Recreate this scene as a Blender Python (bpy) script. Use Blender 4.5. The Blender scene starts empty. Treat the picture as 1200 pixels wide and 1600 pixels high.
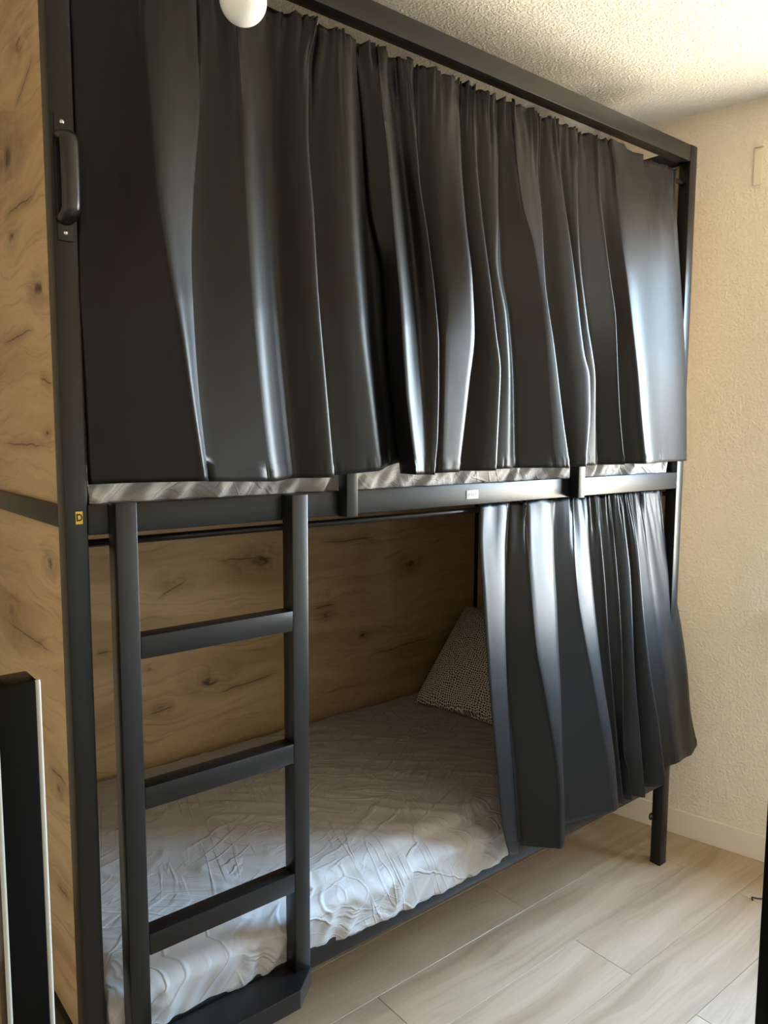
import bpy, bmesh, math, random
import numpy as np
from mathutils import Vector, Matrix, noise

random.seed(7)
scene = bpy.context.scene
COL = scene.collection

# ------------------------------------------------------------------ camera
CAM = np.array([-0.4076, -1.3624, 1.5087])
YAW, PITCH, ROLL, FPX = 0.6857, -0.1040, 0.0044, 1204.5
_f = np.array([math.sin(YAW)*math.cos(PITCH), math.cos(YAW)*math.cos(PITCH), math.sin(PITCH)])
_r0 = np.array([math.cos(YAW), -math.sin(YAW), 0.0])
_u0 = np.cross(_r0, _f)
_r = math.cos(ROLL)*_r0 + math.sin(ROLL)*_u0
_u = -math.sin(ROLL)*_r0 + math.cos(ROLL)*_u0
cam_data = bpy.data.cameras.new('camera')
cam_data.sensor_fit = 'AUTO'
cam_data.sensor_width = 36.0
cam_data.lens = FPX/1600.0*36.0
cam_data.clip_start = 0.02
cam_obj = bpy.data.objects.new('camera', cam_data)
COL.objects.link(cam_obj)
cam_obj.matrix_world = Matrix(((_r[0], _u[0], -_f[0], CAM[0]),
                               (_r[1], _u[1], -_f[1], CAM[1]),
                               (_r[2], _u[2], -_f[2], CAM[2]),
                               (0, 0, 0, 1)))
scene.camera = cam_obj

# ------------------------------------------------------------------ exposure, world
vs = scene.view_settings
vs.view_transform = 'Standard'
vs.look = 'None'
vs.gamma = 1.0
vs.use_curve_mapping = False
vs.exposure = 1.73

SKY_STRENGTH = 21.0
world = bpy.data.worlds.new('sky')
scene.world = world
world.use_nodes = True
wn = world.node_tree
wn.nodes.clear()
w_out = wn.nodes.new('ShaderNodeOutputWorld')
w_bg = wn.nodes.new('ShaderNodeBackground')
w_tc = wn.nodes.new('ShaderNodeTexCoord')
w_sep = wn.nodes.new('ShaderNodeSeparateXYZ')
w_mr = wn.nodes.new('ShaderNodeMapRange')
w_mr.inputs['From Min'].default_value = -1
w_mr.inputs['From Max'].default_value = 1
w_ramp = wn.nodes.new('ShaderNodeValToRGB')
el = w_ramp.color_ramp.elements
el[0].position = 0.0; el[0].color = (0.42, 0.37, 0.28, 1)          # ground, seen from above
el[1].position = 1.0; el[1].color = (0.36, 0.56, 0.95, 1)          # zenith
for p, c in ((0.46, (0.58, 0.52, 0.42, 1)), (0.505, (0.95, 0.92, 0.86, 1)), (0.56, (0.64, 0.83, 1.0, 1)), (0.64, (0.48, 0.73, 1.0, 1)), (0.78, (0.38, 0.64, 1.0, 1))):
    e = el.new(p); e.color = c
wn.links.new(w_tc.outputs['Generated'], w_sep.inputs[0])
wn.links.new(w_sep.outputs['Z'], w_mr.inputs['Value'])
wn.links.new(w_mr.outputs[0], w_ramp.inputs[0])
wn.links.new(w_ramp.outputs[0], w_bg.inputs['Color'])
w_bg.inputs['Strength'].default_value = SKY_STRENGTH
wn.links.new(w_bg.outputs[0], w_out.inputs[0])

# right wall frame: it runs at a slant to the bed
WD = np.array([-0.2047, 1.0, 0.0]); WD /= np.linalg.norm(WD)        # along the wall, away from the camera
WN = np.array([WD[1], -WD[0], 0.0])                                  # out of the room
WP = np.array([2.237, 0.0, 0.0])
WIN_S0, WIN_S1, WIN_Z0, WIN_Z1 = -1.42, -0.25, 0.88, 2.25
ZC = 2.61                                                            # ceiling height
X0, Y0, Y1 = -1.55, -2.30, 1.02                                      # other walls

def wpt(s, z, o=0.0):
    p = WP + WD*s + WN*o
    return (p[0], p[1], z)

# sky portal in the window opening (guides sampling of the sky only)
pl = bpy.data.lights.new('window_portal', 'AREA')
pl.shape = 'RECTANGLE'
pl.size = WIN_S1-WIN_S0
pl.size_y = WIN_Z1-WIN_Z0
pl.cycles.is_portal = True
po = bpy.data.objects.new('window_portal', pl)
COL.objects.link(po)
_c = Vector(wpt((WIN_S0+WIN_S1)/2, (WIN_Z0+WIN_Z1)/2, 0.13))
_zx = Vector(WN)                                  # light shines along local -Z = into the room
_yy = Vector((0, 0, 1)); _xx = _yy.cross(_zx)
po.matrix_world = Matrix(((_xx[0], _yy[0], _zx[0], _c[0]), (_xx[1], _yy[1], _zx[1], _c[1]), (_xx[2], _yy[2], _zx[2], _c[2]), (0, 0, 0, 1)))

# ------------------------------------------------------------------ pixel helpers
def ray(px, py):
    return _f + _r*(px-600)/FPX - _u*(py-800)/FPX
def proj(P):
    d = np.asarray(P, float)-CAM
    z = d @ _f
    return 600+FPX*(d @ _r)/z, 800-FPX*(d @ _u)/z
def on_axis(px, py, ax, val):
    d = ray(px, py)
    return CAM + d*((val-CAM[ax])/d[ax])

# ------------------------------------------------------------------ object helpers
def link(name, me, mat=None, parent=None, smooth=False):
    o = bpy.data.objects.new(name, me)
    COL.objects.link(o)
    if mat is not None and len(me.materials) == 0:
        me.materials.append(mat)
    if parent is not None:
        o.parent = parent
    if smooth:
        for p in me.polygons: p.use_smooth = True
    return o

def tag(o, label=None, cat=None, group=None, kind=None):
    if label: o['label'] = label
    if cat: o['category'] = cat
    if group: o['group'] = group
    if kind: o['kind'] = kind
    return o

def bm_box(bm, x0, x1, y0, y1, z0, z1):
    v = [bm.verts.new(p) for p in ((x0,y0,z0),(x1,y0,z0),(x1,y1,z0),(x0,y1,z0),(x0,y0,z1),(x1,y0,z1),(x1,y1,z1),(x0,y1,z1))]
    for f in ((3,2,1,0),(4,5,6,7),(0,1,5,4),(1,2,6,5),(2,3,7,6),(3,0,4,7)):
        bm.faces.new([v[i] for i in f])

def bm_finish(bm, name):
    bmesh.ops.recalc_face_normals(bm, faces=bm.faces)
    me = bpy.data.meshes.new(name)
    bm.to_mesh(me); bm.free()
    return me

def bevel_bm(bm, w, seg=2):
    bmesh.ops.bevel(bm, geom=list(bm.edges), offset=w, segments=seg, profile=0.5, affect='EDGES', clamp_overlap=True)

def box(name, x0, x1, y0, y1, z0, z1, mat, parent=None, bev=0.0025, seg=2):
    bm = bmesh.new()
    bm_box(bm, x0, x1, y0, y1, z0, z1)
    if bev: bevel_bm(bm, bev, seg)
    me = bm_finish(bm, name)
    o = link(name, me, mat, parent)
    if bev:
        for p in me.polygons: p.use_smooth = True
        try:
            me.set_sharp_from_angle(angle=math.radians(40))
        except Exception:
            pass
    return o

def boxes(name, lst, mat, parent=None, bev=0.0025):
    bm = bmesh.new()
    for b in lst:
        t = bmesh.new(); bm_box(t, *b)
        if bev: bevel_bm(t, bev, 2)
        me = bpy.data.meshes.new('t'); t.to_mesh(me); t.free()
        bm.from_mesh(me); bpy.data.meshes.remove(me)
    me = bm_finish(bm, name)
    for p in me.polygons: p.use_smooth = bool(bev)
    if bev:
        me.set_sharp_from_angle(angle=math.radians(40))
    return link(name, me, mat, parent)

def prism(name, poly, z0, z1, mat, parent=None, bev=0.002):
    bm = bmesh.new()
    a = [bm.verts.new((p[0], p[1], z0)) for p in poly]
    b = [bm.verts.new((p[0], p[1], z1)) for p in poly]
    bm.faces.new(list(reversed(a))); bm.faces.new(b)
    n = len(poly)
    for i in range(n):
        bm.faces.new((a[i], a[(i+1) % n], b[(i+1) % n], b[i]))
    if bev: bevel_bm(bm, bev, 2)
    return link(name, bm_finish(bm, name), mat, parent)

def tube(name, pts, rad, mat, parent=None, n=12, caps=True, ell=None):
    """swept round (or elliptical) section along a polyline"""
    bm = bmesh.new()
    rings = []
    P = [Vector(p) for p in pts]
    prev = None
    for i, p in enumerate(P):
        t = (P[min(i+1, len(P)-1)]-P[max(i-1, 0)]).normalized()
        if prev is None:
            a = t.orthogonal().normalized()
            if ell is not None:
                a = (Vector(ell)-t*t.dot(Vector(ell))).normalized()
        else:
            a = (prev-t*t.dot(prev)).normalized()
        prev = a
        b = t.cross(a)
        r = rad[i] if isinstance(rad, (list, tuple)) else rad
        ra, rb = r if isinstance(r, (list, tuple)) else (r, r)
        rings.append([bm.verts.new(p+a*(ra*math.cos(2*math.pi*k/n))+b*(rb*math.sin(2*math.pi*k/n))) for k in range(n)])
    for i in range(len(rings)-1):
        for k in range(n):
            bm.faces.new((rings[i][k], rings[i][(k+1) % n], rings[i+1][(k+1) % n], rings[i+1][k]))
    if caps:
        bm.faces.new(rings[0]); bm.faces.new(rings[-1])
    me = bm_finish(bm, name)
    return link(name, me, mat, parent, smooth=True)

def lathe(name, prof, mat, parent=None, n=40, loc=(0, 0, 0), axis='Z'):
    bm = bmesh.new()
    rings = []
    for r, z in prof:
        if r < 1e-6:
            rings.append([bm.verts.new((0, 0, z))])
        else:
            rings.append([bm.verts.new((r*math.cos(2*math.pi*k/n), r*math.sin(2*math.pi*k/n), z)) for k in range(n)])
    for i in range(len(rings)-1):
        A, B = rings[i], rings[i+1]
        for k in range(n):
            k2 = (k+1) % n
            if len(A) == 1 and len(B) > 1: bm.faces.new((A[0], B[k], B[k2]))
            elif len(B) == 1 and len(A) > 1: bm.faces.new((A[k], A[k2], B[0]))
            elif len(A) > 1: bm.faces.new((A[k], A[k2], B[k2], B[k]))
    if axis == 'Y':
        bmesh.ops.rotate(bm, verts=bm.verts, matrix=Matrix.Rotation(math.radians(90), 3, 'X'))
    if axis == 'X':
        bmesh.ops.rotate(bm, verts=bm.verts, matrix=Matrix.Rotation(math.radians(90), 3, 'Y'))
    bmesh.ops.translate(bm, verts=bm.verts, vec=loc)
    me = bm_finish(bm, name)
    return link(name, me, mat, parent, smooth=True)

def grid_mesh(name, V, nr, nc):
    F = []
    for i in range(nr-1):
        for j in range(nc-1):
            a = i*nc+j
            F.append((a, a+1, a+nc+1, a+nc))
    me = bpy.data.meshes.new(name)
    me.from_pydata([tuple(v) for v in V], [], F)
    me.update()
    return me

# ------------------------------------------------------------------ materials
class M:
    def __init__(self, name):
        self.m = bpy.data.materials.new(name)
        self.m.use_nodes = True
        self.t = self.m.node_tree
        self.b = self.t.nodes['Principled BSDF']
        self.out = self.t.nodes['Material Output']
    def n(self, typ, **kw):
        nd = self.t.nodes.new(typ)
        for k, v in kw.items():
            setattr(nd, k, v)
        return nd
    def l(self, a, b): self.t.links.new(a, b)
    def set(self, **kw):
        for k, v in kw.items():
            self.b.inputs[k.replace('_', ' ')].default_value = v
    def math(self, op, a, b=None, c=None, clamp=False):
        nd = self.n('ShaderNodeMath', operation=op)
        nd.use_clamp = clamp
        for i, x in enumerate((a, b, c)):
            if x is None: continue
            if hasattr(x, 'is_output') or hasattr(x, 'links'): self.l(x, nd.inputs[i])
            else: nd.inputs[i].default_value = x
        return nd.outputs[0]
    def smooth(self, val, lo, hi, t0=0.0, t1=1.0):
        nd = self.n('ShaderNodeMapRange', interpolation_type='SMOOTHSTEP')
        self.l(val, nd.inputs['Value'])
        nd.inputs['From Min'].default_value = lo; nd.inputs['From Max'].default_value = hi
        nd.inputs['To Min'].default_value = t0; nd.inputs['To Max'].default_value = t1
        return nd.outputs[0]
    def combine(self, x, y, z=0.0):
        nd = self.n('ShaderNodeCombineXYZ')
        for i, v in enumerate((x, y, z)):
            if hasattr(v, 'is_output'): self.l(v, nd.inputs[i])
            else: nd.inputs[i].default_value = v
        return nd.outputs[0]
    def noise(self, vec, scale=5.0, detail=3.0, rough=0.5, dist=0.0):
        nd = self.n('ShaderNodeTexNoise')
        if vec is not None: self.l(vec, nd.inputs['Vector'])
        nd.inputs['Scale'].default_value = scale
        nd.inputs['Detail'].default_value = detail
        nd.inputs['Roughness'].default_value = rough
        nd.inputs['Distortion'].default_value = dist
        return nd.outputs['Fac']
    def ramp(self, fac, stops):
        nd = self.n('ShaderNodeValToRGB')
        e = nd.color_ramp.elements
        e[0].position, e[0].color = stops[0][0], (*stops[0][1], 1)
        e[1].position, e[1].color = stops[-1][0], (*stops[-1][1], 1)
        for p, c in stops[1:-1]:
            x = e.new(p); x.color = (*c, 1)
        self.l(fac, nd.inputs[0])
        return nd.outputs[0]
    def mix(self, fac, a, b, mode='MIX'):
        nd = self.n('ShaderNodeMix', data_type='RGBA', blend_type=mode)
        for s, v in ((0, fac), (6, a), (7, b)):
            if hasattr(v, 'is_output'): self.l(v, nd.inputs[s])
            else: nd.inputs[s].default_value = v if s == 0 else (*v, 1)
        return nd.outputs[2]
    def bump(self, h, strength=0.3, dist=0.01, normal=None):
        nd = self.n('ShaderNodeBump')
        nd.inputs['Strength'].default_value = strength
        nd.inputs['Distance'].default_value = dist
        self.l(h, nd.inputs['Height'])
        if normal is not None: self.l(normal, nd.inputs['Normal'])
        return nd.outputs[0]
    def obj(self):
        return self.n('ShaderNodeTexCoord').outputs['Object']
    def xyz(self, vec):
        nd = self.n('ShaderNodeSeparateXYZ'); self.l(vec, nd.inputs[0])
        return nd.outputs[0], nd.outputs[1], nd.outputs[2]

def simple(name, col, rough=0.5, spec=0.5, **kw):
    k = M(name)
    k.set(Base_Color=(*col, 1), Roughness=rough, **{'Specular_IOR_Level': spec}, **kw)
    return k.m

def textured_plaster(name, col, scale, strength, dist):
    k = M(name)
    o = k.obj()
    n1 = k.noise(o, scale, 4.0, 0.55)
    n2 = k.noise(o, scale*0.35, 2.0, 0.5)
    h = k.math('ADD', k.smooth(n1, 0.42, 0.66), k.math('MULTIPLY', n2, 0.5))
    k.l(k.bump(h, strength, dist), k.b.inputs['Normal'])
    c = k.mix(k.smooth(k.noise(o, 1.3, 2.0), 0.3, 0.7), tuple(x*0.97 for x in col), col)
    k.l(c, k.b.inputs['Base Color'])
    k.set(Roughness=0.85, Specular_IOR_Level=0.25)
    return k.m

MAT_WALL = textured_plaster('orange_peel_wall_paint', (0.84, 0.735, 0.59), 115.0, 0.55, 0.004)
MAT_CEIL = textured_plaster('stippled_ceiling_paint', (0.77, 0.72, 0.62), 125.0, 0.6, 0.005)
MAT_TRIM = simple('cream_trim_paint', (0.78, 0.69, 0.57), 0.45)

def metal():
    k = M('black_powder_coat')
    o = k.obj()
    fine = k.noise(o, 900.0, 2.0, 0.5)
    dust = k.smooth(k.noise(o, 7.0, 5.0, 0.65), 0.5, 0.8)
    specks = k.smooth(k.noise(o, 70.0, 1.0, 0.4), 0.79, 0.84)
    c = k.mix(k.math('MULTIPLY', dust, 0.35), (0.005, 0.005, 0.005), (0.010, 0.010, 0.0095))
    c = k.mix(k.math('MULTIPLY', specks, 0.4), c, (0.14, 0.13, 0.11))
    k.l(c, k.b.inputs['Base Color'])
    k.l(k.math('ADD', k.math('MULTIPLY', dust, 0.06), 0.33), k.b.inputs['Roughness'])
    k.l(k.bump(fine, 0.06, 0.0006), k.b.inputs['Normal'])
    k.set(Specular_IOR_Level=0.36)
    return k.m
MAT_METAL = metal()
MAT_GLOSSBLACK = simple('gloss_black_enamel', (0.0015, 0.0015, 0.0015), 0.16, 0.10)
MAT_PLASTIC = simple('black_plastic', (0.008, 0.008, 0.008), 0.28)
MAT_SCREW = simple('bright_screw_steel', (0.62, 0.60, 0.56), 0.3, Metallic=1.0)

def wood_panel(name, along, knots, cracks):
    """golden oak board, grain along one object axis; knots = (a, z, radius), cracks = (a0, z0, a1, z1)"""
    k = M(name)
    o = k.obj()
    x, y, z = k.xyz(o)
    a = x if along == 'x' else y
    base = k.combine(a, z, 0.0)
    wv = k.combine(k.math('MULTIPLY', a, 1.6), k.math('MULTIPLY', z, 4.0), 0.3)
    warp = k.math('MULTIPLY', k.math('SUBTRACT', k.noise(wv, 1.7, 3.0, 0.55), 0.5), 0.16)
    zz = k.math('ADD', z, warp)
    dark = None
    for (ka, kz, kr) in knots:
        da = k.math('MULTIPLY', k.math('SUBTRACT', a, ka), 0.5)
        dz = k.math('SUBTRACT', z, kz)
        d2 = k.math('ADD', k.math('MULTIPLY', da, da), k.math('MULTIPLY', dz, dz))
        d = k.math('SQRT', d2)
        # grain bends round the knot
        g = k.math('POWER', 2.718, k.math('MULTIPLY', d2, -1.0/(2*(kr*2.6)**2)))
        zz = k.math('ADD', zz, k.math('MULTIPLY', k.math('MULTIPLY', dz, g), -0.75))
        core = k.smooth(d, kr*0.25, kr*1.15, 1.0, 0.0)
        halo = k.smooth(d, kr*0.8, kr*3.2, 0.38, 0.0)
        dd = k.math('MAXIMUM', core, halo)
        dark = dd if dark is None else k.math('MAXIMUM', dark, dd)
    rag = k.smooth(k.noise(k.combine(k.math('MULTIPLY', a, 14.0), k.math('MULTIPLY', zz, 55.0), 0.0), 1.0, 4.0, 0.6), 0.34, 0.62)
    dark = k.math('MULTIPLY', dark, k.math('ADD', k.math('MULTIPLY', rag, 0.85), 0.15))
    wob = k.math('MULTIPLY', k.math('SUBTRACT', k.noise(k.combine(k.math('MULTIPLY', a, 13.0), 0.0, 3.7), 1.0, 3.0, 0.6), 0.5), 0.022)
    for (a0, z0, a1, z1) in cracks:
        s = (z1-z0)/(a1-a0)
        lz = k.math('ADD', k.math('MULTIPLY', k.math('SUBTRACT', a, a0), s), z0)
        dist = k.math('ABSOLUTE', k.math('SUBTRACT', k.math('ADD', z, wob), lz))
        mid, hl = (a0+a1)/2, abs(a1-a0)/2
        ext = k.smooth(k.math('ABSOLUTE', k.math('SUBTRACT', a, mid)), hl*0.35, hl, 1.0, 0.0)
        line = k.smooth(dist, 0.0006, 0.0035, 0.85, 0.0)
        soft = k.smooth(dist, 0.0, 0.022, 0.34, 0.0)
        dark = k.math('MAXIMUM', dark, k.math('MULTIPLY', k.math('MAXIMUM', line, soft), ext))
    band = k.noise(k.combine(k.math('MULTIPLY', a, 0.9), k.math('MULTIPLY', zz, 9.0), 1.0), 1.0, 4.0, 0.6)
    streak = k.noise(k.combine(k.math('MULTIPLY', a, 3.0), k.math('MULTIPLY', zz, 75.0), 2.0), 1.0, 5.0, 0.65)
    fibre = k.noise(k.combine(k.math('MULTIPLY', a, 22.0), k.math('MULTIPLY', zz, 420.0), 2.0), 1.0, 3.0, 0.6)
    c = k.ramp(band, ((0.28, (0.32, 0.20, 0.10)), (0.45, (0.44, 0.295, 0.155)), (0.58, (0.51, 0.355, 0.20)), (0.75, (0.41, 0.265, 0.135))))
    c = k.mix(k.math('MULTIPLY', k.smooth(streak, 0.5, 0.74), 0.6), c, (0.22, 0.13, 0.065))
    c = k.mix(k.math('MULTIPLY', k.smooth(fibre, 0.52, 0.75), 0.16), c, (0.20, 0.12, 0.06))
    c = k.mix(dark, c, (0.065, 0.038, 0.020))
    k.l(c, k.b.inputs['Base Color'])
    h = k.math('SUBTRACT', k.math('MULTIPLY', fibre, 0.3), dark)
    k.l(k.bump(h, 0.12, 0.001), k.b.inputs['Normal'])
    k.set(Roughness=0.5, Specular_IOR_Level=0.35)
    return k.m

def satin():
    k = M('black_satin_cloth')
    o = k.obj()
    x, y, z = k.xyz(o)
    weave = k.noise(k.combine(k.math('MULTIPLY', x, 900.0), 0.0, k.math('MULTIPLY', z, 220.0)), 1.0, 2.0, 0.6)
    soft = k.noise(o, 9.0, 3.0, 0.5)
    k.set(Base_Color=(0.0028, 0.0028, 0.0032, 1), Specular_IOR_Level=0.27, Anisotropic=0.0)
    k.l(k.math('ADD', k.math('MULTIPLY', soft, 0.06), 0.37), k.b.inputs['Roughness'])
    k.b.inputs['Sheen Weight'].default_value = 0.0
    k.b.inputs['Sheen Roughness'].default_value = 0.35
    b1 = k.bump(weave, 0.05, 0.0008)
    k.l(k.bump(soft, 0.10, 0.01, b1), k.b.inputs['Normal'])
    return k.m
MAT_SATIN = satin()

def sheet(name, col, crease=0.5):
    k = M(name)
    o = k.obj()
    w = k.noise(o, 6.0, 3.0, 0.55)
    fine = k.noise(o, 700.0, 2.0, 0.5)
    x, y, z = k.xyz(o)
    yz = k.math('SUBTRACT', y, z)              # the print of the creases runs on over the edge
    hs = []
    for ang, fa, fb, off, wt in ((0.45, 2.2, 17.0, 0.0, 0.8), (-0.75, 2.6, 20.0, 5.0, 0.6), (1.25, 3.0, 24.0, 9.0, 0.45), (0.1, 6.0, 40.0, 13.0, 0.35)):
        ca, sa_ = math.cos(ang), math.sin(ang)
        u = k.math('ADD', k.math('MULTIPLY', x, ca*fa), k.math('MULTIPLY', yz, sa_*fa))
        v = k.math('ADD', k.math('MULTIPLY', x, -sa_*fb), k.math('MULTIPLY', yz, ca*fb))
        n = k.noise(k.combine(u, v, off), 1.0, 2.0, 0.45, 0.25)
        line = k.smooth(k.math('ABSOLUTE', k.math('SUBTRACT', n, 0.5)), 0.0, 0.045, 1.0, 0.0)
        msk = k.smooth(k.noise(k.combine(k.math('MULTIPLY', x, 4.0), k.math('MULTIPLY', yz, 4.0), off+2.0), 1.0, 2.0, 0.5), 0.44, 0.62)
        hs.append(k.math('MULTIPLY', k.math('MULTIPLY', line, msk), wt))
    h = hs[0]
    for q in hs[1:]: h = k.math('ADD', h, q)
    b0 = k.bump(fine, 0.05, 0.0006)
    k.l(k.bump(h, crease, 0.004, b0), k.b.inputs['Normal'])
    c = k.mix(k.smooth(w, 0.35, 0.65), tuple(v*0.93 for v in col), col)
    k.l(c, k.b.inputs['Base Color'])
    k.set(Roughness=0.6, Specular_IOR_Level=0.35)
    k.b.inputs['Sheen Weight'].default_value = 0.1
    return k.m
MAT_SHEET = sheet('grey_cotton_sheet', (0.38, 0.365, 0.355), 0.8)

def pillow_mat():
    k = M('dash_print_pillowcase')
    uv = k.n('ShaderNodeTexCoord').outputs['Object']
    d = k.noise(uv, 7.0, 2.0, 0.5)
    vec = k.n('ShaderNodeMix', data_type='RGBA')
    vec.inputs[0].default_value = 0.035
    k.l(uv, vec.inputs[6])
    nz = k.n('ShaderNodeTexNoise'); nz.inputs['Scale'].default_value = 8.0
    k.l(uv, nz.inputs['Vector']); k.l(nz.outputs['Color'], vec.inputs[7])
    mp = k.n('ShaderNodeMapping')
    mp.inputs['Scale'].default_value = (1.0, 1.35, 0.25)
    k.l(vec.outputs[2], mp.inputs['Vector'])
    vo = k.n('ShaderNodeTexVoronoi', feature='DISTANCE_TO_EDGE', voronoi_dimensions='2D')
    vo.inputs['Scale'].default_value = 100.0
    vo.inputs['Randomness'].default_value = 0.62
    k.l(mp.outputs[0], vo.inputs['Vector'])
    f = k.smooth(vo.outputs['Distance'], 0.08, 0.16)
    c = k.mix(f, (0.80, 0.77, 0.70), (0.07, 0.07, 0.06))
    k.l(c, k.b.inputs['Base Color'])
    k.l(k.bump(k.noise(uv, 500.0, 2.0), 0.08, 0.001), k.b.inputs['Normal'])
    k.set(Roughness=0.8, Specular_IOR_Level=0.2)
    return k.m
MAT_PILLOW = pillow_mat()

def plank_mat():
    k = M('light_oak_laminate')
    o = k.obj()
    info = k.n('ShaderNodeObjectInfo')
    rnd = info.outputs['Random']
    x, y, z = k.xyz(o)
    off = k.math('MULTIPLY', rnd, 37.0)
    warp = k.math('MULTIPLY', k.math('SUBTRACT', k.noise(k.combine(k.math('MULTIPLY', x, 1.5), k.math('MULTIPLY', y, 5.0), off), 1.4, 3.0, 0.5), 0.5), 0.12)
    yy = k.math('ADD', y, warp)
    band = k.noise(k.combine(k.math('MULTIPLY', x, 0.8), k.math('MULTIPLY', yy, 16.0), off), 1.0, 4.0, 0.6)
    streak = k.noise(k.combine(k.math('MULTIPLY', x, 3.0), k.math('MULTIPLY', yy, 110.0), off), 1.0, 5.0, 0.65)
    knot = k.noise(k.combine(k.math('MULTIPLY', x, 3.2), k.math('MULTIPLY', yy, 9.0), off), 1.0, 2.0, 0.5)
    c = k.ramp(band, ((0.28, (0.28, 0.20, 0.12)), (0.48, (0.39, 0.29, 0.185)), (0.72, (0.46, 0.355, 0.24))))
    c = k.mix(k.math('MULTIPLY', k.smooth(streak, 0.5, 0.8), 0.45), c, (0.22, 0.155, 0.095))
    c = k.mix(k.math('MULTIPLY', k.smooth(knot, 0.66, 0.8), 0.35), c, (0.19, 0.13, 0.08))
    c = k.mix(k.math('MULTIPLY', rnd, 0.12), c, (0.50, 0.40, 0.29))
    k.l(c, k.b.inputs['Base Color'])
    k.l(k.math('ADD', k.math('MULTIPLY', streak, 0.12), 0.30), k.b.inputs['Roughness'])
    k.l(k.bump(streak, 0.08, 0.0012), k.b.inputs['Normal'])
    k.set(Specular_IOR_Level=0.6)
    return k.m
MAT_PLANK = plank_mat()
MAT_SUBFLOOR = simple('dark_joint', (0.10, 0.075, 0.05), 0.9)
MAT_YELLOW = simple('yellow_sticker', (0.80, 0.52, 0.06), 0.5)
MAT_INK = simple('black_ink', (0.02, 0.015, 0.01), 0.6)
MAT_STICKER = simple('pale_sticker', (0.42, 0.42, 0.43), 0.45)
MAT_STICKER_INK = simple('grey_print', (0.2, 0.2, 0.21), 0.5)
MAT_GLOBE = simple('opal_white_glass', (0.86, 0.84, 0.80), 0.22)
MAT_HOOK = simple('beige_plastic', (0.74, 0.64, 0.47), 0.4)
MAT_WINDOW = simple('white_window_vinyl', (0.82, 0.81, 0.78), 0.35)

def pane_mat():
    k = M('window_glass')
    tr = k.n('ShaderNodeBsdfTransparent'); tr.inputs[0].default_value = (0.97, 0.98, 0.98, 1)
    gl = k.n('ShaderNodeBsdfGlossy'); gl.inputs['Roughness'].default_value = 0.02
    mx = k.n('ShaderNodeMixShader'); mx.inputs[0].default_value = 0.05
    k.l(tr.outputs[0], mx.inputs[1]); k.l(gl.outputs[0], mx.inputs[2])
    k.l(mx.outputs[0], k.out.inputs['Surface'])
    return k.m
MAT_PANE = pane_mat()

# ------------------------------------------------------------------ the room
def wall_x(y):                       # right wall face: x at a given y
    return WP[0] + (y-WP[1])*WD[0]/WD[1]
XR_F, XR_B = wall_x(Y0), wall_x(Y1)

def struct(o): return tag(o, kind='structure')

# floor: a base slab and every plank on it
fl = prism('floor', ((X0, Y0), (XR_F, Y0), (XR_B, Y1), (X0, Y1)), -0.06, -0.008, MAT_SUBFLOOR, bev=0)
struct(fl)
PW, PL = 0.1905, 1.22
row0 = -0.0575
def add_plank(xa, xb, ya, yb, clip):
    g = 0.0005
    ya += g; yb -= g; xa += g
    if clip: pts = ((xa, ya), (wall_x(ya)-0.004, ya), (wall_x(yb)-0.004, yb), (xa, yb))
    else: pts = ((xa, ya), (xb-g, ya), (xb-g, yb), (xa, yb))
    bm = bmesh.new()
    lo = [bm.verts.new((p[0], p[1], -0.0078)) for p in pts]
    cx = sum(p[0] for p in pts)/4; cy = sum(p[1] for p in pts)/4
    mid = [bm.verts.new((p[0], p[1], -0.0008)) for p in pts]
    top = [bm.verts.new((p[0]+(0.0008 if p[0] < cx else -0.0008), p[1]+(0.0008 if p[1] < cy else -0.0008), 0.0)) for p in pts]
    bm.faces.new(list(reversed(lo))); bm.faces.new(top)
    for A, B in ((lo, mid), (mid, top)):
        for i in range(4):
            bm.faces.new((A[i], A[(i+1) % 4], B[(i+1) % 4], B[i]))
    link('plank', bm_finish(bm, 'plank'), MAT_PLANK, fl)
k0 = math.floor((Y0-row0)/PW); k1 = math.ceil((Y1-row0)/PW)
for k in range(k0, k1):
    ya, yb = row0+k*PW, row0+(k+1)*PW
    ya2, yb2 = max(ya, Y0), min(yb, Y1)
    if yb2-ya2 < 0.01: continue
    j = 1.407 if k % 2 == 1 else 2.02         # end joint of the row
    xs = [j+PL*i for i in range(-4, 2)]
    xs = [x for x in xs if X0+0.02 < x < wall_x(yb2)-0.03]
    edges = [X0]+xs
    for i, xa in enumerate(edges):
        last = i == len(edges)-1
        add_plank(xa, edges[i+1] if not last else 0, ya2, yb2, last)

struct(prism('ceiling', ((X0, Y0), (XR_F, Y0), (XR_B, Y1), (X0, Y1)), ZC, ZC+0.06, MAT_CEIL, bev=0))
struct(box('wall_back', X0-0.1, XR_B+0.25, Y1, Y1+0.1, -0.06, ZC+0.06, MAT_WALL, bev=0))
struct(box('wall_left', X0-0.1, X0, Y0-0.1, Y1, -0.06, ZC+0.06, MAT_WALL, bev=0))
struct(box('wall_front', X0, XR_F+0.2, Y0-0.1, Y0, -0.06, ZC+0.06, MAT_WALL, bev=0))

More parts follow.
